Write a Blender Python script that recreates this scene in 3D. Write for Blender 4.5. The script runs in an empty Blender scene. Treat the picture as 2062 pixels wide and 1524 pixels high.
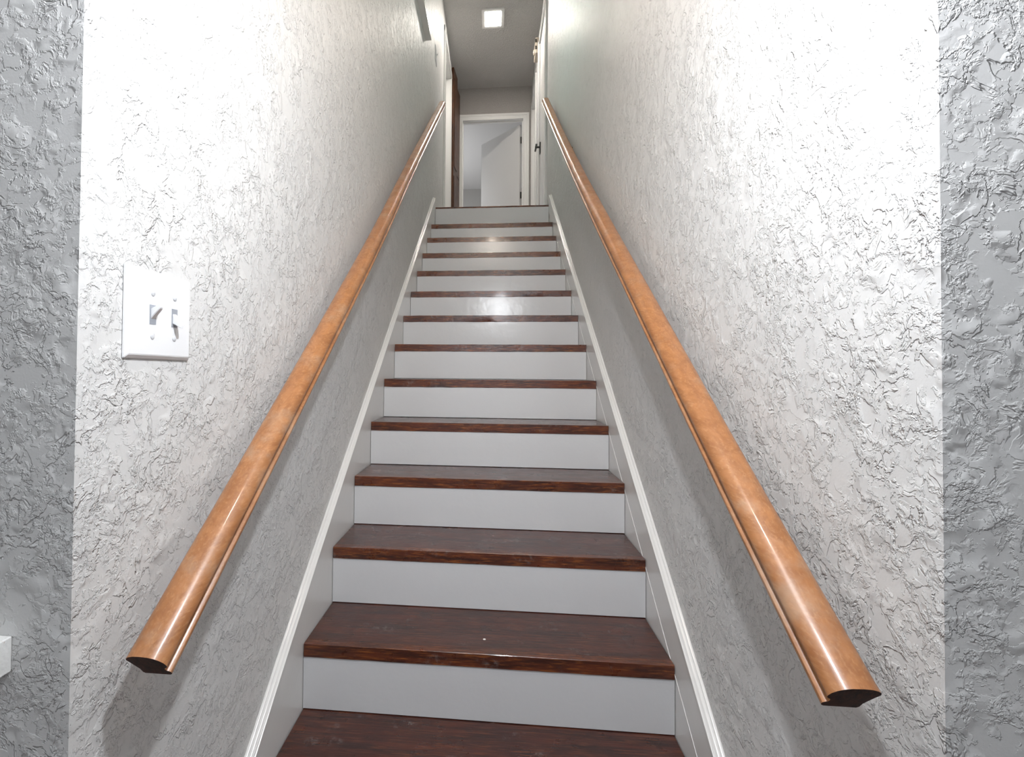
import bpy, bmesh, math, random
from mathutils import Vector, Matrix
random.seed(7)
C = bpy.context.scene.collection
S = bpy.context.scene
# ---------------------------------------------------------------- camera
cd = bpy.data.cameras.new('camera'); cam = bpy.data.objects.new('camera', cd); C.objects.link(cam); S.camera = cam
R_ = Vector((0.9956181, 0.0930298, 0.0082328)).normalized()
yaw, pitch, roll = -0.093268, 0.018232, 0.008234
def camrot():
    cy, sy, cp, sp = math.cos(yaw), math.sin(yaw), math.cos(pitch), math.sin(pitch)
    f = Vector((sy*cp, cy*cp, sp)); r = Vector((cy, -sy, 0)); u = r.cross(f)
    cr, sr = math.cos(roll), math.sin(roll)
    r2 = r*cr+u*sr; u2 = u*cr-r*sr
    return Matrix((r2, u2, -f)).transposed()
cam.matrix_world = Matrix.Translation((0.02265, -1.38584, 0.76824)) @ camrot().to_4x4()
cd.sensor_width = 36; cd.lens = 1002.281/2062*36
cd.shift_x = 131.96/2062; cd.shift_y = -28.05/2062
cd.clip_start = .02; cd.clip_end = 100
# ---------------------------------------------------------------- world, exposure, area lights
S.view_settings.view_transform = 'Standard'; S.view_settings.look = 'None'
S.view_settings.gamma = 1; S.view_settings.use_curve_mapping = False
S.view_settings.exposure = 0.0
w = bpy.data.worlds.new('sky'); S.world = w; w.use_nodes = True
w.node_tree.nodes['Background'].inputs[0].default_value = (.85, .93, 1, 1)
w.node_tree.nodes['Background'].inputs[1].default_value = .8
try:
    S.cycles.use_denoising = True; S.cycles.max_bounces = 10; S.cycles.diffuse_bounces = 6
    S.cycles.sample_clamp_indirect = 6
except Exception: pass
def area(name, loc, rot, sx, sy, power, col, spread=180):
    l = bpy.data.lights.new(name, 'AREA'); l.shape = 'RECTANGLE'; l.size = sx; l.size_y = sy
    l.energy = power; l.color = col; l.spread = math.radians(spread)
    o = bpy.data.objects.new(name, l); C.objects.link(o); o.location = loc; o.rotation_euler = rot; return o
PI = math.pi
# fill light added in the lower hall, behind the camera (faces up the stairs)
area('hall_fill', (0, -3.6, .85), (PI/2, 0, 0), 2.6, 1.3, 6, (.93, .96, 1))
# daylight outside the stairwell window, high in the left wall (faces +x)
area('window_daylight', (-2.2, 2.0, 5.2), (0, -math.radians(52), 0), 1.3, .22, 950, (.86, 1, .93))
# unseen fill light added inside the room beyond the end door
area('room_fill', (-1.7, 7.4, 3.6), (0, -PI/2, 0), 1.4, 2.2, 46, (.95, .97, 1))
# ---------------------------------------------------------------- constants of the stair
RUN, RISE, T = .254, .185, .0376
HW = .5084; W = HW+.02
TOPY, TOPZ = 12*RUN+.036, 12*RISE+.0576
CEIL = 4.72; FLOOR = -2*RISE; CORNER = -.773; ENDY = 5.435
SL = RISE/RUN; LEN = math.hypot(RUN, RISE); CO, SI = RUN/LEN, RISE/LEN
# ---------------------------------------------------------------- materials
def mat(name, col=(.5, .5, .5), rough=.5, spec=.5, metal=0, emit=None, es=0, coat=0):
    m = bpy.data.materials.new(name); m.use_nodes = True
    b = m.node_tree.nodes['Principled BSDF']
    b.inputs['Base Color'].default_value = (*col, 1); b.inputs['Roughness'].default_value = rough
    b.inputs['Specular IOR Level'].default_value = spec; b.inputs['Metallic'].default_value = metal
    b.inputs['Coat Weight'].default_value = coat; b.inputs['Coat Roughness'].default_value = .12
    if emit: b.inputs['Emission Color'].default_value = (*emit, 1); b.inputs['Emission Strength'].default_value = es
    return m
class N:
    def __init__(s, m): s.t = m.node_tree; s.b = s.t.nodes['Principled BSDF']
    def new(s, typ, **kw):
        n = s.t.nodes.new(typ)
        for k, v in kw.items():
            if k in n.inputs.keys() or isinstance(k, int): s.put(n, k, v)
            else: setattr(n, k, v)
        return n
    def put(s, n, k, v):
        if isinstance(v, bpy.types.NodeSocket): s.t.links.new(v, n.inputs[k])
        else: n.inputs[k].default_value = v
    def pos(s, scale=(1, 1, 1), rnd=False):
        tc = s.new('ShaderNodeTexCoord'); mp = s.new('ShaderNodeMapping')
        s.put(mp, 'Vector', tc.outputs['Object']); s.put(mp, 'Scale', scale)
        if rnd:
            oi = s.new('ShaderNodeObjectInfo'); mu = s.new('ShaderNodeMath', operation='MULTIPLY')
            s.put(mu, 0, oi.outputs['Random']); mu.inputs[1].default_value = 37.0
            s.put(mp, 'Location', mu.outputs[0])
        return mp.outputs[0]
    def noise(s, v, scale, detail=3, rough=.5, dist=0):
        n = s.new('ShaderNodeTexNoise'); s.put(n, 'Vector', v); s.put(n, 'Scale', scale); s.put(n, 'Detail', detail)
        s.put(n, 'Roughness', rough); s.put(n, 'Distortion', dist); return n.outputs['Fac']
    def math(s, op, a, b=0.0, c=None):
        n = s.new('ShaderNodeMath', operation=op); s.put(n, 0, a); s.put(n, 1, b)
        if c is not None: s.put(n, 2, c)
        return n.outputs[0]
    def rng(s, v, a, b, c=0., d=1., smooth=True):
        n = s.new('ShaderNodeMapRange'); n.interpolation_type = 'SMOOTHSTEP' if smooth else 'LINEAR'
        for i, x in enumerate((v, a, b, c, d)): s.put(n, i, x)
        return n.outputs[0]
    def mix(s, f, a, b):
        n = s.new('ShaderNodeMix', data_type='RGBA'); s.put(n, 0, f)
        s.put(n, 6, a if not isinstance(a, tuple) else (*a, 1)); s.put(n, 7, b if not isinstance(b, tuple) else (*b, 1))
        return n.outputs[2]
    def bump(s, h, dist, strength=1.0):
        n = s.new('ShaderNodeBump'); s.put(n, 'Height', h); s.put(n, 'Distance', dist); s.put(n, 'Strength', strength)
        s.t.links.new(n.outputs[0], s.b.inputs['Normal'])
def plaster(name, col, k=1.0, height=.0021):
    """hand trowelled knockdown texture: worm-like ridges round smooth flats"""
    m = mat(name, col, .5, .4); n = N(m); p = n.pos()
    def ridge(scale, off, wd, dist):
        mp = n.new('ShaderNodeMapping'); n.put(mp, 'Vector', p); n.put(mp, 'Location', (off, off*1.7, -off))
        f = n.noise(mp.outputs[0], scale*k, 4, .62, dist)
        return n.rng(n.math('ABSOLUTE', n.math('SUBTRACT', f, .5)), 0.0, wd, 1.0, 0.0), f
    r1, f1 = ridge(17, 0, .022, .5); r2, f2 = ridge(30, 3.1, .035, .4); r3, f3 = ridge(52, 8.3, .05, .2)
    m1 = n.rng(n.noise(p, 8*k, 2), .40, .58); m2 = n.rng(n.noise(p, 11*k, 2, .5, .3), .42, .58); m3 = n.rng(n.noise(p, 21*k, 2), .46, .6)
    p1 = n.rng(f1, .495, .520); p2 = n.rng(f2, .50, .535); p3 = n.rng(f3, .50, .55)
    h = n.math('MULTIPLY', n.math('ADD', n.math('MULTIPLY', p1, .75), n.math('MULTIPLY', r1, .45)), m1)
    h = n.math('ADD', h, n.math('MULTIPLY', n.math('ADD', n.math('MULTIPLY', p2, .55), n.math('MULTIPLY', r2, .3)), m2))
    h = n.math('ADD', h, n.math('MULTIPLY', n.math('MULTIPLY', p3, m3), .35))
    h = n.math('ADD', h, n.math('MULTIPLY', n.noise(p, 300, 2), .05))
    n.bump(h, height)
    return m
def wood(name, dark, mid, light, rough, axis='x', coat=.5, scale=1.0, streak=1.0, specks=0.0, bump=.0006, wear=None):
    m = mat(name, mid, rough, .5, coat=coat); n = N(m)
    sc = {'x': (2.2, 26, 26), 'y': (26, 2.2, 26), 'z': (26, 26, 2.2)}[axis]
    v = n.pos(sc, True); g = n.noise(v, 1.6*scale, 6, .62, .6); g2 = n.noise(v, 7*scale, 4, .6, .3)
    f = n.pos((2.5, 5, 5), True); blot = n.noise(f, 2.2, 3, .6, .4)
    c = n.mix(n.rng(g, .34, .66), dark, mid)
    c = n.mix(n.math('MULTIPLY', n.rng(g2, .48, .72), streak), c, light)
    c = n.mix(n.math('MULTIPLY', n.rng(blot, .45, .75), .55), c, dark)
    if wear:
        wv = n.noise(n.pos((6, 6, 6), True), 1.5, 5, .65)
        c = n.mix(n.math('MULTIPLY', n.rng(wv, .5, .72), .45), c, wear)
    if specks:
        sv = n.new('ShaderNodeTexVoronoi', feature='F1'); n.put(sv, 'Vector', n.pos((1, 1, 1), True)); n.put(sv, 'Scale', 16.0)
        wn = n.rng(n.noise(n.pos((1, 1, 1), True), 90, 2), .55, .6)
        dot = n.math('MULTIPLY', n.rng(sv.outputs['Distance'], .035, .055, 1, 0), wn)
        c = n.mix(n.math('MULTIPLY', dot, specks), c, (.45, .42, .4))
        sm = n.math('MULTIPLY', n.rng(n.noise(f, 3.1, 3), .58, .7), n.rng(n.noise(n.pos((1, 1, 1), True), 60, 4, .7), .45, .7))
        c = n.mix(n.math('MULTIPLY', sm, .5), c, (.22, .19, .18))
    n.t.links.new(c, n.b.inputs['Base Color'])
    rr = n.math('ADD', n.math('MULTIPLY', n.noise(n.pos((1, 1, 1), True), 14, 4), .22), rough-.11)
    n.t.links.new(rr, n.b.inputs['Roughness'])
    n.bump(n.math('ADD', n.math('MULTIPLY', g2, .5), n.noise(n.pos((1, 1, 1), True), 45, 3)), bump)
    return m
def paint(name, col, rough=.3, wave=.0003, spec=.5):
    m = mat(name, col, rough, spec); n = N(m); p = n.pos()
    n.bump(n.noise(p, 22, 3), wave)
    return m
WALLC = (.68, .68, .675)
M = {}
M['wall'] = plaster('trowelled_grey_plaster', WALLC, 1.5, .0028)
def stipple(name, col):
    m = mat(name, col, .7, .3); n = N(m); p = n.pos()
    n.bump(n.math('ADD', n.rng(n.noise(p, 70, 3, .6), .4, .65), n.math('MULTIPLY', n.noise(p, 22, 2), .5)), .004); return m
M['ceiling'] = stipple('stippled_ceiling_paint', (.60, .59, .58))
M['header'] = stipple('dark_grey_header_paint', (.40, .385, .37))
M['white'] = paint('white_gloss_trim', (.78, .78, .77), .22)
M['riser'] = paint('white_gloss_riser', (.69, .70, .715), .22, .0010)
M['skirt'] = paint('pale_grey_skirt', (.78, .78, .77), .25, .0004)
M['door'] = paint('white_satin_door', (.66, .655, .65), .35)
M['plate'] = paint('white_switch_plastic', (.85, .86, .88), .25, .0)
M['tread'] = wood('dark_mahogany_tread', (.026, .008, .006), (.078, .018, .009), (.15, .046, .019), .30, 'x', .3, 1, .8, .8, .0007)
M['nose'] = wood('worn_mahogany_nosing', (.035, .008, .004), (.125, .028, .009), (.28, .085, .018), .3, 'x', .3, 1.3, 1, .35, .0012)
M['rail'] = wood('honey_oak_rail', (.28, .108, .034), (.39, .165, .058), (.49, .25, .11), .36, 'y', .35, 1.2, .55, 0, .00006, (.46, .34, .24))
M['endgrain'] = wood('dark_end_grain', (.02, .008, .005), (.05, .018, .010), (.07, .025, .013), .75, 'z', 0)
M['closet'] = wood('stained_closet_wood', (.025, .007, .002), (.09, .028, .006), (.17, .055, .012), .45, 'z', .1, 1, .6)
M['black'] = mat('black_metal', (.012, .012, .012), .35, .5)
M['bronze'] = mat('dark_bronze', (.09, .06, .04), .4, .5, .6)
M['screw'] = mat('white_painted_screw', (.7, .72, .75), .3)
M['slotgrey'] = mat('grey_toggle_slot', (.32, .34, .38), .4)
M['slot'] = mat('dark_slot', (.03, .025, .02), .6)
M['chime'] = paint('cream_plastic', (.62, .55, .46), .4)
M['led'] = mat('led_diffuser', (.9, .9, .9), .5, emit=(1, .93, .84), es=170)
M['bulb'] = mat('frosted_bulb', (.9, .9, .9), .4, emit=(.93, .96, 1), es=1350)
M['warm'] = mat('warm_globe', (.9, .9, .9), .4, emit=(1, .87, .74), es=230)
M['glass'] = mat('clear_glass', (.9, 1, .95), .05); M['glass'].node_tree.nodes['Principled BSDF'].inputs['Transmission Weight'].default_value = 1
M['floor'] = wood('hall_floor_boards', (.03, .012, .008), (.09, .03, .015), (.16, .06, .03), .3, 'y', .3)
M['carpet'] = paint('grey_carpet', (.48, .46, .44), .9, .004)
M['roomwall'] = paint('grey_room_wall', (.36, .35, .335), .6)
M['roomceil'] = paint('white_room_ceiling', (.62, .61, .60), .6)
M['caulk'] = paint('white_caulk', (.82, .82, .81), .4)
def chipped():
    m = mat('chipped_white_paint', (.8, .8, .78), .4); n = N(m); p = n.pos()
    c = n.mix(n.rng(n.noise(p, 38, 5, .65), .56, .62), (.82, .82, .80), (.55, .42, .28))
    n.t.links.new(c, n.b.inputs['Base Color']); n.bump(n.noise(p, 60, 4), .002); return m
M['chip'] = chipped()
# ---------------------------------------------------------------- mesh helpers
def link(name, me, m, parent=None, smooth=False):
    o = bpy.data.objects.new(name, me); C.objects.link(o)
    for x in (m if isinstance(m, (list, tuple)) else [m]): me.materials.append(x)
    if parent: o.parent = parent
    if smooth:
        for f in me.polygons: f.use_smooth = True
    return o
def box(bm, a, b, mi=0):
    vs = [bm.verts.new((x, y, z)) for x in (a[0], b[0]) for y in (a[1], b[1]) for z in (a[2], b[2])]
    for q in ((0, 1, 3, 2), (4, 6, 7, 5), (0, 4, 5, 1), (2, 3, 7, 6), (0, 2, 6, 4), (1, 5, 7, 3)):
        bm.faces.new([vs[i] for i in q]).material_index = mi
def boxes(name, lst, m, parent=None, bev=0.0, seg=2):
    bm = bmesh.new()
    for a, b in lst: box(bm, a, b)
    if bev: bmesh.ops.bevel(bm, geom=bm.edges[:], offset=bev, segments=seg, affect='EDGES', profile=.5)
    bmesh.ops.recalc_face_normals(bm, faces=bm.faces)
    me = bpy.data.meshes.new(name); bm.to_mesh(me); bm.free()
    o = link(name, me, m, parent)
    if bev:
        for f in me.polygons: f.use_smooth = True
        md = o.modifiers.new('wn', 'WEIGHTED_NORMAL'); md.keep_sharp = False; md.weight = 80
    return o
def sweep(name, prof, frames, m, parent=None, capmi=0, bev=0):
    """prof: closed list of (u, v); frames: list of (origin, U, V)"""
    bm = bmesh.new(); rings = []
    for o, U, V in frames: rings.append([bm.verts.new(o+U*u+V*v) for u, v in prof])
    n = len(prof)
    for a, b in zip(rings, rings[1:]):
        for i in range(n): bm.faces.new((a[i], a[(i+1) % n], b[(i+1) % n], b[i])).smooth = True
    bm.faces.new(rings[0]).material_index = capmi; bm.faces.new(rings[-1][::-1]).material_index = capmi
    bmesh.ops.recalc_face_normals(bm, faces=bm.faces)
    me = bpy.data.meshes.new(name); bm.to_mesh(me); bm.free()
    o = link(name, me, m, parent)
    try: me.set_sharp_from_angle(angle=math.radians(38))
    except Exception: pass
    return o
def lathe(name, prof, origin, axis, m, parent=None, seg=20):
    """prof: list of (r, h) along axis from origin"""
    axis = Vector(axis).normalized(); U = axis.orthogonal().normalized(); V = axis.cross(U)
    bm = bmesh.new(); rings = []
    for r, h in prof:
        rings.append([bm.verts.new(Vector(origin)+axis*h+(U*math.cos(t)+V*math.sin(t))*max(r, 1e-5)) for t in [2*PI*i/seg for i in range(seg)]])
    for a, b in zip(rings, rings[1:]):
        for i in range(seg): bm.faces.new((a[i], a[(i+1) % seg], b[(i+1) % seg], b[i]))
    bm.faces.new(rings[0]); bm.faces.new(rings[-1][::-1])
    bmesh.ops.recalc_face_normals(bm, faces=bm.faces)
    me = bpy.data.meshes.new(name); bm.to_mesh(me); bm.free()
    o = link(name, me, m, parent, True)
    try: me.set_sharp_from_angle(angle=math.radians(40))
    except Exception: pass
    return o
def tube(name, pts, r, m, parent=None, seg=12):
    pts = [Vector(q) for q in pts]; fr = []
    up = Vector((0, 0, 1))
    for i, q in enumerate(pts):
        d = (pts[min(i+1, len(pts)-1)]-pts[max(i-1, 0)]).normalized()
        U = d.cross(up if abs(d.z) < .9 else Vector((1, 0, 0))).normalized(); V = U.cross(d)
        fr.append((q, U, V))
    return sweep(name, [(r*math.cos(2*PI*i/seg), r*math.sin(2*PI*i/seg)) for i in range(seg)], fr, m, parent)
def sphere(name, c, r, m, parent=None):
    bm = bmesh.new(); bmesh.ops.create_uvsphere(bm, u_segments=24, v_segments=14, radius=r)
    bmesh.ops.translate(bm, verts=bm.verts, vec=c)
    me = bpy.data.meshes.new(name); bm.to_mesh(me); bm.free(); return link(name, me, m, parent, True)
def empty(name, loc=(0, 0, 0)):
    o = bpy.data.objects.new(name, None); C.objects.link(o); o.empty_display_size = .1; return o
def tag(o, label, cat, group=None):
    o['label'] = label; o['category'] = cat
    if group: o['group'] = group
    return o
def struct(o, label=None, cat=None):
    o['kind'] = 'structure'
    if label: o['label'] = label
    if cat: o['category'] = cat
    return o
# ---------------------------------------------------------------- walls with openings
def wall(name, x0, x1, y0, y1, z0, z1, holes, m):
    """wall slab between x0..x1 running in y, holes: (ya, yb, za, zb)"""
    ys = sorted({y0, y1, *[h[0] for h in holes], *[h[1] for h in holes]}); lst = []
    for a, b in zip(ys, ys[1:]):
        hs = sorted([(h[2], h[3]) for h in holes if h[0] <= a+1e-6 and h[1] >= b-1e-6]); z = z0
        for za, zb in hs:
            if za > z: lst.append(((x0, a, z), (x1, b, za)))
            z = zb
        if z < z1: lst.append(((x0, a, z), (x1, b, z1)))
    bm = bmesh.new()
    for a, b in lst: box(bm, a, b)
    bmesh.ops.remove_doubles(bm, verts=bm.verts, dist=1e-5)
    me = bpy.data.meshes.new(name); bm.to_mesh(me); bm.free()
    return link(name, me, m)
TH = .13
LWIN = (1.30, 2.46, 3.45, 4.50)
LDR = (3.97, 4.80, TOPZ, 4.49)
RD1 = (3.60, 4.24, TOPZ, 4.50)
RD2 = (4.72, 5.37, TOPZ, 4.36)
struct(wall('wall_left', -W-TH, -W, CORNER, ENDY+.11, -.6, CEIL, [LWIN, LDR], M['wall']), 'left stairwell wall in trowelled light grey plaster', 'wall')
struct(wall('wall_right', W, W+TH, CORNER, ENDY+.11, -.6, CEIL, [RD1, RD2], M['wall']), 'right stairwell wall in trowelled light grey plaster', 'wall')
# walls either side of the stair's mouth, facing the camera
struct(boxes('wall_left_hall', [((-1.9, CORNER, FLOOR), (-W-TH-.0005, CORNER+.12, 1.80))], M['wall']), 'grey plaster wall left of the stair opening, in shade', 'wall')
struct(boxes('wall_right_hall', [((W+TH+.0005, CORNER, FLOOR), (1.9, CORNER+.12, 1.80))], M['wall']), 'grey plaster wall right of the stair opening, in shade', 'wall')
struct(boxes('wall_header', [((-1.9, CORNER, 1.80), (1.9, CORNER+.12, CEIL))], M['wall']), 'plaster wall over the stair opening', 'wall')
struct(boxes('wall_left_outer', [((-2.0, -3.6, FLOOR), (-1.9, CORNER, 1.8))], M['wall']), 'left side wall of the lower hall', 'wall')
struct(boxes('wall_right_outer', [((1.9, -3.6, FLOOR), (2.0, CORNER, 1.8))], M['wall']), 'right side wall of the lower hall', 'wall')
struct(boxes('wall_back', [((-2, -3.72, FLOOR), (-1.35, -3.62, 1.8)), ((1.35, -3.72, FLOOR), (2, -3.62, 1.8)), ((-1.35, -3.72, FLOOR), (1.35, -3.62, .15)), ((-1.35, -3.72, 1.55), (1.35, -3.62, 1.8))], M['wall']), 'rear wall of the lower hall with a wide opening added for fill light', 'wall')  # unseen opening, added to let sky fill into the hall
struct(boxes('ceiling_hall', [((-2, -3.72, 1.80), (2, CORNER, 1.92))], M['ceiling']), 'low ceiling of the lower hall', 'ceiling')
struct(boxes('floor_hall', [((-2, -3.72, FLOOR-.1), (2, 3.6, FLOOR))], M['floor']), 'dark board floor of the lower hall', 'floor')
struct(boxes('ceiling', [((-W-.2, CORNER, CEIL), (W+.2, ENDY+.11, CEIL+.1))], M['ceiling']), 'grainy grey ceiling of the upper hall', 'ceiling')
struct(boxes('light_block_understair', [((-W, 3.42, FLOOR), (W, 3.5, TOPZ-.15))], M['wall']), 'unseen panel added under the landing to block light leaks', 'wall')  # closing panel added so no sky light leaks through the riser gaps
struct(boxes('floor_landing', [((-W-.6, TOPY+.27, TOPZ-.15), (W+.6, ENDY+4.2, TOPZ))], M['carpet']), 'floor of the upper hall and room', 'floor')
# end wall with door opening
DX0, DX1, DZ = -.418, .412, 4.265
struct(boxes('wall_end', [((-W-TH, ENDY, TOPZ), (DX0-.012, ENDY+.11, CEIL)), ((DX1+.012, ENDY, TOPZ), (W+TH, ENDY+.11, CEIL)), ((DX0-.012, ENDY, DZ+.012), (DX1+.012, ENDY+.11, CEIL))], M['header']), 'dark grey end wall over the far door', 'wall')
# room beyond
struct(boxes('wall_room', [((-1.9, 9.2, TOPZ), (1.9, 9.3, CEIL)), ((-1.9, ENDY+.11, TOPZ), (-1.8, 9.2, CEIL)), ((1.5, ENDY+.11, TOPZ), (1.6, 9.2, CEIL)), ((-1.8, ENDY+.05, TOPZ), (-W-TH, ENDY+.11, CEIL)), ((W+TH, ENDY+.05, TOPZ), (1.5, ENDY+.11, CEIL))], M['roomwall']), 'grey walls of the room past the open door', 'wall')
struct(boxes('ceiling_room', [((-1.9, ENDY+.11, CEIL), (1.6, 9.3, CEIL+.1))], M['roomceil']), 'pale ceiling of the room past the open door', 'ceiling')
struct(boxes('floor_room', [((-1.8, ENDY+.11, TOPZ-.16), (1.5, 9.2, TOPZ-.001))], M['carpet']), 'floor of the room past the open door', 'floor')
# ---------------------------------------------------------------- staircase
st = empty('staircase')
tag(st, 'straight staircase of dark mahogany treads and glossy white risers between two walls', 'staircase')
def jitter_board(name, x0, x1, y0, y1, z0, z1, m, parent, seg=22, amp=.0006, bev=.0009):
    """a board whose front arrises are slightly uneven"""
    bm = bmesh.new(); rings = []
    for i in range(seg+1):
        x = x0+(x1-x0)*i/seg; j = lambda: random.uniform(-amp, amp)
        prof = [(y0, z0+bev+j()), (y0+bev, z0+j()), (y1, z0), (y1, z1), (y0+bev*1.4, z1+j()*.5), (y0+j()*.6, z1-bev*1.4+j()*.5)]
        rings.append([bm.verts.new((x, a, b)) for a, b in prof])
    n = 6
    for a, b in zip(rings, rings[1:]):
        for i in range(n): bm.faces.new((a[i], a[(i+1) % n], b[(i+1) % n], b[i])).smooth = i in (4, 5, 0)
    bm.faces.new(rings[0]); bm.faces.new(rings[-1][::-1])
    bmesh.ops.recalc_face_normals(bm, faces=bm.faces)
    me = bpy.data.meshes.new(name); bm.to_mesh(me); bm.free()
    o = link(name, me, m, parent)
    try: me.set_sharp_from_angle(angle=math.radians(22))
    except Exception: pass
    return o
GAP = .0020
for i in range(-1, 13):
    y, z = i*RUN, i*RISE; t = T
    if i == 12: y, z, t = TOPY, TOPZ, .013
    yb = (i+1)*RUN+.016 if i < 11 else (TOPY+.016 if i == 11 else TOPY+.27)
    tr = empty('tread'); tr.parent = st
    b = boxes('board', [((-HW+GAP, y+.022, z-t), (HW-GAP, yb, z))], M['tread'], tr)
    nz = jitter_board('nosing', -HW+GAP, HW-GAP, y-.003, y+.0215, z-t, z, M['nose'], tr, amp=.0011 if i > 3 else .0005)
    zb = (i-1)*RISE
    if i == 0: lathe('paint_spot', [(.0042, 0), (.0040, .0004), (0, .0005)], (.003, .075, -.0001), (0, 0, 1), M['chip'], tr, 14)
    boxes('riser', [((-HW+.0006, y, zb+.0022 if i > -1 else FLOOR), (HW-.0006, y+.018, z-t))], M['riser'], st)
# skirt boards
def slope_frames(x, s0, s1, outward):
    A = Vector((0, CO, SI)); Nn = Vector((0, -SI, CO)); U = Vector((outward, 0, 0))
    return [(Vector((x, 0, 0))+A*s0, U, Nn), (Vector((x, 0, 0))+A*s1, U, Nn)]
def skirt(sg):
    # outline in the wall plane: (y, z) polygon following the slope, level foot, plumb top end
    def plate(name, x0, x1, pts, m, parent, bev=0):
        bm = bmesh.new()
        a = [bm.verts.new((x0, y, z)) for y, z in pts]; b = [bm.verts.new((x1, y, z)) for y, z in pts]
        n = len(pts)
        for i in range(n): bm.faces.new((a[i], a[(i+1) % n], b[(i+1) % n], b[i]))
        bm.faces.new(a); bm.faces.new(b[::-1])
        bmesh.ops.recalc_face_normals(bm, faces=bm.faces)
        me = bpy.data.meshes.new(name); bm.to_mesh(me); bm.free(); return link(name, me, m, parent)
    P = lambda s, q: (CO*s-SI*q, SI*s+CO*q)
    def yz_at(y, q):     # point at given y on the line of perpendicular height q
        s = (y+SI*q)/CO; return (y, SI*s+CO*q)
    yt = TOPY-.015; y0 = -.60
    TOP = .105
    up = plate('skirt_board', sg*HW, sg*(W-.0005), [yz_at(y0, -.0205), yz_at(yt, -.0205), yz_at(yt, TOP-.012), yz_at(y0, TOP-.012)], M['skirt'], st)
    plate('lower_board', sg*(HW+.0012), sg*(W-.0005), [yz_at(y0, -.30), yz_at(yt, -.26), yz_at(yt, -.0232), yz_at(y0, -.0232)], M['skirt'], up)
    # moulded cap: bead and cove, white
    prof = [(0, 0), (.0225, 0), (.0235, .003), (.0225, .007), (.018, .0085), (.0165, .0105), (.0135, .0125), (.0095, .0128), (.0088, .0112), (.0075, .0112), (.006, .0140), (.002, .0155), (0, .0155)]
    A = Vector((0, CO, SI)); Nn = Vector((0, -SI, CO)); U = Vector((-sg, 0, 0)); fr = []
    for y in (y0, -.32, -.1, .1, .6, 1.5, yt):
        q = TOP-.012-.0145+(-.012 if y < -.3 else (-.004 if y < 0 else 0))
        q += .0145
        yy, zz = yz_at(y, q); fr.append((Vector((sg*(W-.0002), yy, zz)), U, Nn))
    cap = sweep('cap_moulding', prof, fr, M['white'], up)
    if sg > 0:      # the painted caulk line along the joint of the two boards
        A0 = yz_at(-.3, -.0212); A1 = yz_at(2.6, -.0212)
        tube('caulk_line', [(sg*(HW+.0002), *yz_at(y, -.0212+random.uniform(-.0006, .0006))) for y in [-.3+.1*k for k in range(30)]], .0016, M['caulk'], up, 8)
skirt(-1); skirt(1)
# ---------------------------------------------------------------- handrails
RP = [(0, .036), (.0015, .0405), (.006, .0445), (.014, .0475), (.024, .0482), (.036, .047), (.044, .0440), (.050, .0395), (.0545, .0335), (.0562, .0275), (.0560, .0235),
      (.0535, .0205), (.0505, .0185), (.0495, .0150), (.0505, .0118), (.0535, .0105), (.0558, .0085), (.0562, .0050), (.0550, .0020), (.0520, 0), (.014, 0), (.0115, .003), (.0108, .012), (.004, .028)]
def interp(tab, s):
    if s <= tab[0][0]: return tab[0][1]
    for i in range(len(tab)-1):
        (a, fa), (b, fb) = tab[i], tab[i+1]
        if s <= b:
            m0 = (fb-tab[i-1][1])/(b-tab[i-1][0]) if i else (fb-fa)/(b-a)
            m1 = (tab[i+2][1]-fa)/(tab[i+2][0]-a) if i+2 < len(tab) else (fb-fa)/(b-a)
            t = (s-a)/(b-a); d = b-a
            return (2*t**3-3*t*t+1)*fa+(t**3-2*t*t+t)*d*m0+(-2*t**3+3*t*t)*fb+(t**3-t*t)*d*m1
    return tab[-1][1]
def handrail(sg, tab, s0, s1, brs, label):
    root = empty('handrail'); tag(root, label, 'handrail', 'wooden wall handrails of the staircase')
    A = Vector((0, CO, SI)); Nn = Vector((0, -SI, CO)); U = Vector((-sg, 0, 0)); fr = []
    k = 30
    for i in range(k+1):
        s = s0+(s1-s0)*i/k; q = interp(tab, s); d = (interp(tab, s+.02)-interp(tab, s-.02))/.04
        V = (Nn-A*d).normalized()
        fr.append((Vector((sg*(W-.044), 0, 0))+A*s+Nn*q, U, V))
    sweep('rail', RP, fr, [M['rail'], M['endgrain']], root, 1)
    for s in brs:
        q = interp(tab, s); c = Vector((sg*(W-.044-.030), 0, 0))+A*s+Nn*q
        wl = Vector((sg*W, 0, 0))+A*s+Nn*(q-.055)
        b = lathe('bracket', [(.028, 0), (.028, .003), (.022, .007), (.012, .009), (0, .009)], wl, (-sg, 0, 0), M['bronze'], root)
        tube('arm', [wl+U*.004, wl+U*.030+Nn*.004, wl+U*.050+Nn*.018, wl+U*.066+Nn*.042, wl+U*.074+Nn*.053], .006, M['bronze'], b)
        pl = [c+A*(-.032)+U*.009-Nn*.0031, ]
        bm = bmesh.new()
        vs = []
        for a_ in (-.034, .034):
            for u_ in (-.013, .013):
                for n_ in (-.0031, -.0002): vs.append(bm.verts.new(c+A*a_+U*u_+Nn*n_))
        for q4 in ((0, 1, 3, 2), (4, 6, 7, 5), (0, 4, 5, 1), (2, 3, 7, 6), (0, 2, 6, 4), (1, 5, 7, 3)): bm.faces.new([vs[j] for j in q4])
        bmesh.ops.recalc_face_normals(bm, faces=bm.faces)
        me = bpy.data.meshes.new('saddle'); bm.to_mesh(me); bm.free(); link('saddle', me, M['bronze'], b)
    return root
handrail(-1, [(-.374, .688), (.4, .683), (1.3, .687), (2.1, .712), (3.2, .738), (4.42, .763)], -.374, 4.44, (.69, 3.41), 'honey brown wooden handrail on the left wall, beside the large light switch')
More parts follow.
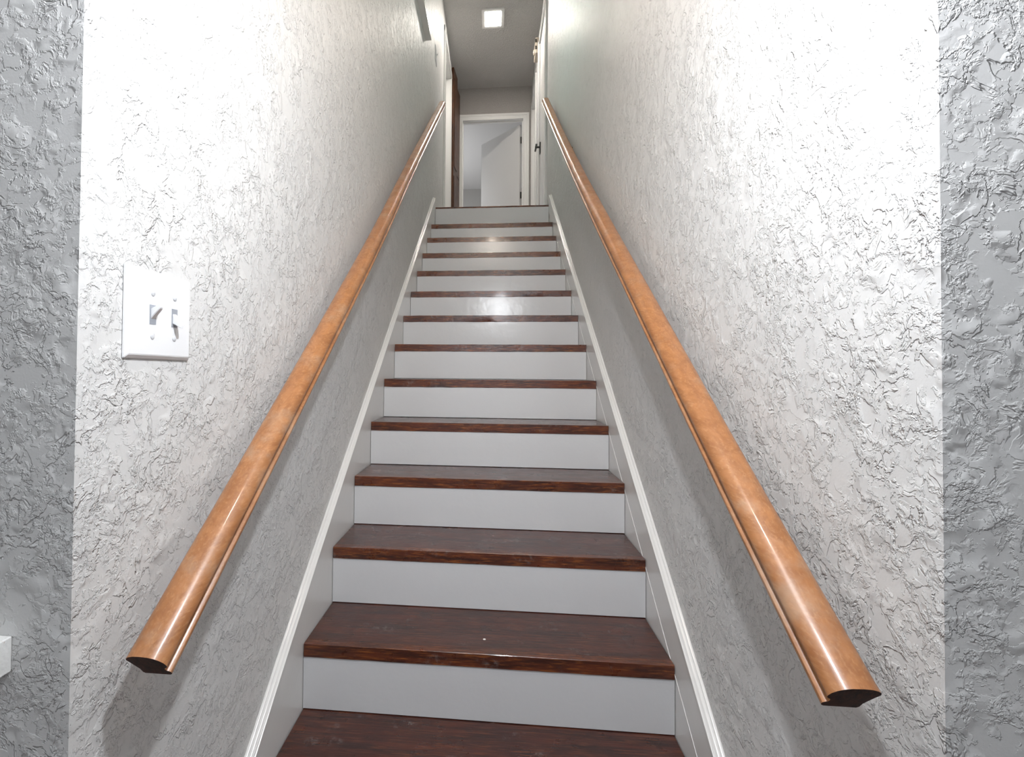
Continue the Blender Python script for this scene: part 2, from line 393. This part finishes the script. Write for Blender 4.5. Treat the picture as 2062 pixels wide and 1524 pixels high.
handrail(1, [(-.37, .7165), (0, .711), (.7, .711), (1.5, .7105), (2.1, .716), (3.2, .745), (4.23, .782)], -.37, 4.22, (.61, 2.85), 'honey brown wooden handrail with a worn top on the right wall')
# ---------------------------------------------------------------- lower light switch (two toggles)
def switch(name, x, sg, y0, y1, z0, z1, cols, label, ups):
    root = empty(name); tag(root, label, 'light switch')
    ym, zm = (y0+y1)/2, (z0+z1)/2; t = .0065
    bm = bmesh.new()
    a = [(y0, z0), (y1, z0), (y1, z1), (y0, z1)]; ins = .006
    b = [(y0+ins, z0+ins), (y1-ins, z0+ins), (y1-ins, z1-ins), (y0+ins, z1-ins)]
    r = [[bm.verts.new((x-sg*d, *q)) for q in l] for l, d in ((a, 0), (a, .0022), (b, t))]
    for p_, q_ in zip(r, r[1:]):
        for i in range(4): bm.faces.new((p_[i], p_[(i+1) % 4], q_[(i+1) % 4], q_[i]))
    bm.faces.new(r[0]); bm.faces.new(r[2][::-1]); bmesh.ops.recalc_face_normals(bm, faces=bm.faces)
    bmesh.ops.bevel(bm, geom=[e for e in bm.edges], offset=.0008, segments=2, affect='EDGES')
    me = bpy.data.meshes.new('plate'); bm.to_mesh(me); bm.free(); link('plate', me, M['plate'], root)
    xf = x-sg*t
    for c_, up in zip(cols, ups):
        yc = y0+(y1-y0)*c_; h = (z1-z0)
        k = h/.142
        fr = boxes('slot', [((xf, yc-.0075*k, zm-.0155*k), (xf-sg*.0006, yc+.0075*k, zm+.0155*k))], M['slotgrey'], root)
        # toggle: tapered lever tilted up or down
        d = 1 if up else -1; bm = bmesh.new(); rr = []
        for u, dz, hw_, hh in ((0, d*.001, .0052, .0085), (.006, d*.006, .0050, .0062), (.0135, d*.0125, .0044, .0045), (.0155, d*.0140, .0036, .0034)):
            rr.append([bm.verts.new((xf-sg*u*k, yc+a_*hw_*k, zm+(dz+b_*hh)*k)) for a_, b_ in ((-1, -1), (1, -1), (1, 1), (-1, 1))])
        for p_, q_ in zip(rr, rr[1:]):
            for i in range(4): bm.faces.new((p_[i], p_[(i+1) % 4], q_[(i+1) % 4], q_[i]))
        bm.faces.new(rr[0]); bm.faces.new(rr[-1][::-1]); bmesh.ops.recalc_face_normals(bm, faces=bm.faces)
        bmesh.ops.bevel(bm, geom=bm.edges[:], offset=.0008, segments=2, affect='EDGES')
        me = bpy.data.meshes.new('toggle'); bm.to_mesh(me); bm.free(); link('toggle', me, M['plate'], root)
        for s_ in (-1, 1):
            lathe('screw', [(.0050*k, 0), (.0048*k, .0010), (.0028*k, .0018), (0, .002)], (xf, yc, zm+s_*.0345*k), (-sg, 0, 0), M['screw'], root, 14)
    return root
switch('light_switch', -W+.0006, -1, -.694, -.534, .788, .930, (.36, .70), 'large white double toggle light switch plate on the left wall near the stair foot', (True, False))
switch('light_switch', -W+.0006, -1, 3.11, 3.23, 3.66, 3.80, (.5,), 'small white light switch high on the left wall near the stair top', (True,))
# ---------------------------------------------------------------- ledge end on the shaded wall at the left
root = boxes('wall_ledge', [((-1.2, CORNER-.055, .368), (-.6115, CORNER-.0004, .415))], M['chip'], None, .002)
tag(root, 'chipped white painted wooden ledge end on the shaded wall at far left', 'ledge')
# ---------------------------------------------------------------- lamps
r = empty('ceiling_lamp'); tag(r, 'small bare bulb lamp under the low hall ceiling, above the camera', 'lamp')
lathe('canopy', [(.05, 0), (.05, .012), (.02, .02), (.018, .19), (.022, .20), (.022, .235), (0, .235)], (.08, -.93, 1.80), (0, 0, -1), M['white'], r)
sphere('bulb', (.08, -.93, 1.535), .030, M['bulb'], r)
r = empty('wall_lamp'); tag(r, 'warm globe lamp on the wall over the stair opening', 'lamp')
lathe('canopy', [(.055, 0), (.055, .012), (.015, .02), (.015, .06), (0, .06)], (0, CORNER+.12, 2.66), (0, 1, 0), M['white'], r)
sphere('globe', (0, CORNER+.12+.085, 2.60), .06, M['warm'], r)
r = empty('ceiling_light'); tag(r, 'square white LED light panel glowing in the upper hall ceiling', 'ceiling light')
cx, cy = -.002, 4.085; a, b = .122, .148
boxes('frame', [((cx-a, cy-b, CEIL-.016), (cx+a, cy-b+.034, CEIL-.0005)), ((cx-a, cy+b-.034, CEIL-.016), (cx+a, cy+b, CEIL-.0005)),
                ((cx-a, cy-b+.034, CEIL-.016), (cx-a+.034, cy+b-.034, CEIL-.0005)), ((cx+a-.034, cy-b+.034, CEIL-.016), (cx+a, cy+b-.034, CEIL-.0005))], M['white'], r)
boxes('diffuser', [((cx-a+.0345, cy-b+.0345, CEIL-.018), (cx+a-.0345, cy+b-.0345, CEIL-.002))], M['led'], r, .004)
# ---------------------------------------------------------------- stairwell window, high in the left wall
wn = empty('window_1'); struct(wn, 'high stairwell window with a projecting white sill, upper left wall', 'window')
y0, y1, z0, z1 = LWIN
boxes('window_sill', [((-W-.10, y0-.06, z0-.028), (-W+.046, y1+.045, z0))], M['white'], wn, .003)
boxes('window_frame', [((-W-.10, y0, z0), (-W-.06, y0+.04, z1)), ((-W-.10, y1-.04, z0), (-W-.06, y1, z1)), ((-W-.10, y0, z0), (-W-.06, y1, z0+.04)), ((-W-.10, y0, z1-.04), (-W-.06, y1, z1)), ((-W-.095, (y0+y1)/2-.015, z0), (-W-.065, (y0+y1)/2+.015, z1))], M['white'], wn)
boxes('glass', [((-W-.082, y0+.02, z0+.02), (-W-.078, y1-.02, z1-.02))], M['glass'], wn)
# ---------------------------------------------------------------- end door
def casing(name, cols, m, parent): return boxes(name, cols, m, parent, .003)
d1 = empty('door_1'); struct(d1, 'open white door with black hinges in the end wall of the upper hall', 'door')
y = ENDY
# casing: outer band, inner band (two steps) and jamb with stop
for nm, o_, i_, d_ in (('casing', .08, .0, .012), ('casing', .081, .05, .018), ('casing', .014, -.0008, .018)):
    boxes(nm, [((DX0-o_, y-d_, TOPZ), (DX0-i_, y-.0003, DZ+o_)), ((DX1+i_, y-d_, TOPZ), (DX1+o_, y-.0003, DZ+o_)), ((DX0-i_, y-d_, DZ+i_), (DX1+i_, y-.0003, DZ+o_))], M['white'], d1, .002)
boxes('jamb', [((DX0-.012, y, TOPZ), (DX0, y+.11, DZ)), ((DX1, y, TOPZ), (DX1+.012, y+.11, DZ)), ((DX0-.012, y, DZ), (DX1+.012, y+.11, DZ+.012))], M['white'], d1)
boxes('door_stop', [((DX0, y+.045, TOPZ), (DX0+.012, y+.07, DZ-.012)), ((DX1-.012, y+.045, TOPZ), (DX1, y+.07, DZ-.012)), ((DX0, y+.045, DZ-.012), (DX1, y+.07, DZ))], M['white'], d1)
# leaf swings into the room, hinged right
hx, hy = DX1-.004, y+.11
ang = math.atan2(6.20-hy, -.2066-hx)
dl = bpy.data.objects.new('door_leaf', None)
bm = bmesh.new(); L0 = .80
box(bm, (0, -.019, TOPZ+.008), (L0, .019, DZ-.014)); bmesh.ops.bevel(bm, geom=bm.edges[:], offset=.002, segments=2, affect='EDGES')
me = bpy.data.meshes.new('door_leaf'); bm.to_mesh(me); bm.free()
lf = link('door_leaf', me, M['door'], d1); lf.rotation_euler = (0, 0, ang); lf.location = (hx-.022, hy+.024, 0)
for z in (4.02, 3.25, 2.50):
    boxes('hinge', [((DX1-.032, y+.094, z-.045), (DX1-.001, y+.106, z+.045))], M['black'], d1, .001)
# ---------------------------------------------------------------- left doorway, far up
d2 = empty('door_2'); struct(d2, 'white cased doorway on the left at the top of the stairs', 'door')
y0, y1, z0, z1 = LDR
boxes('casing', [((-W+.0003, y0-.062, z0), (-W+.012, y0+.004, z1+.06)), ((-W+.0003, y0-.020, z0), (-W+.020, y0+.002, z1+.06)), ((-W+.0003, y0-.062, z1), (-W+.014, y1+.02, z1+.055)), ((-W+.0003, y1-.004, z0), (-W+.012, y1+.03, z1+.055))], M['white'], d2, .002)
boxes('jamb', [((-W-TH, y0, z0), (-W, y0+.012, z1)), ((-W-TH, y1-.012, z0), (-W, y1, z1)), ((-W-TH, y0, z1-.012), (-W, y1, z1))], M['white'], d2)
boxes('door_leaf', [((-W-TH+.005, y0+.013, z0+.01), (-W-TH+.04, y1-.013, z1-.014))], M['door'], d2, .002)
# ---------------------------------------------------------------- right doors
d3 = empty('door_3'); struct(d3, 'closed white door with a black lever handle, right side of the upper hall', 'door')
y0, y1, z0, z1 = RD1
boxes('casing', [((W-.014, y0-.16, z0), (W-.0003, y0, z1+.06)), ((W-.020, y0-.162, z0), (W-.0006, y0-.125, z1+.061)), ((W-.012, y1, z0), (W-.0003, y1+.09, z1+.06)), ((W-.018, y1+.05, z0), (W-.0006, y1+.092, z1+.061)), ((W-.012, y0, z1), (W-.0003, y1, z1+.06))], M['white'], d3, .002)
boxes('door_leaf', [((W+.004, y0+.003, z0+.008), (W+.040, y1-.003, z1-.004))], M['door'], d3, .002)
for z in (4.38, 3.58, 2.65):
    lathe('hinge', [(.0065, 0), (.0065, .10), (0, .102)], (W-.006, y0+.012, z-.05), (0, 0, 1), M['bronze'], d3, 12)
hz, hyy = 3.285, 4.17
h = boxes('lever_handle', [((W-.008, hyy-.026, hz-.065), (W+.004, hyy+.026, hz+.055))], M['black'], d3, .002)
lathe('spindle', [(.011, 0), (.011, .03), (.013, .045), (0, .045)], (W-.006, hyy, hz+.008), (-1, 0, 0), M['black'], h, 16)
boxes('lever', [((W-.056, hyy-.006, hz), (W-.036, hyy+.10, hz+.022)), ((W-.052, hyy-.006, hz+.015), (W-.030, hyy+.012, hz+.045))], M['black'], h, .004)
d4 = empty('door_4'); struct(d4, 'white cased doorway beside the end wall, right side of the upper hall', 'door')
y0, y1, z0, z1 = RD2
boxes('casing', [((W-.012, y0-.07, z0), (W-.0003, y0, z1+.06)), ((W-.018, y0-.072, z0), (W-.0006, y0-.045, z1+.061)), ((W-.012, y1, z0), (W-.0003, y1+.05, z1+.06)), ((W-.012, y0, z1), (W-.0003, y1, z1+.06))], M['white'], d4, .002)
boxes('jamb', [((W, y0, z0), (W+TH, y0+.012, z1)), ((W, y1-.012, z0), (W+TH, y1, z1)), ((W, y0, z1-.012), (W+TH, y1, z1))], M['white'], d4)
boxes('door_leaf', [((W+TH-.04, y0+.013, z0+.01), (W+TH-.005, y1-.013, z1-.014))], M['door'], d4, .002)
# ---------------------------------------------------------------- closet of stained wood, far left
d5 = empty('door_5'); struct(d5, 'glossy dark brown folding wooden closet door at the far left', 'door')
def leaf(p0, p1, z0, z1):
    p0, p1 = Vector((*p0, 0)), Vector((*p1, 0)); d = (p1-p0); L = d.length; ang = math.atan2(d.y, d.x)
    bm = bmesh.new(); box(bm, (0, -.016, z0), (L, .016, z1)); me = bpy.data.meshes.new('closet_leaf')
    bmesh.ops.bevel(bm, geom=bm.edges[:], offset=.002, segments=1, affect='EDGES'); bm.to_mesh(me); bm.free()
    o = link('closet_leaf', me, M['closet'], d5); o.location = p0; o.rotation_euler = (0, 0, ang)
    for za, zb in ((z0+.12, z0+1.0), (z0+1.12, z1-.12)):
        fr = boxes('raised_panel', [((.03, -.023, za), (L-.03, -.0155, zb))], M['closet'], o, .006)
    return o
leaf((-W+.018, 4.845), (-W+.045, 5.10), TOPZ+.01, 4.66)
leaf((-W+.022, 5.115), (-W+.058, 5.405), TOPZ+.01, 4.60)
# ---------------------------------------------------------------- chime box high on the right wall
r = empty('door_chime'); tag(r, 'small cream box with dark slots high on the right wall by the ceiling', 'door chime')
boxes('housing', [((W-.045, 4.33, 4.46), (W-.0005, 4.52, 4.64))], M['chime'], r, .006)
lathe('button', [(.03, 0), (.03, .012), (.02, .018), (0, .018)], (W-.045, 4.42, 4.52), (-1, 0, 0), M['chime'], r)
for z in (4.50, 4.58): boxes('grille', [((W-.0475, 4.32, z), (W-.030, 4.3295, z+.035))], M['slot'], r)
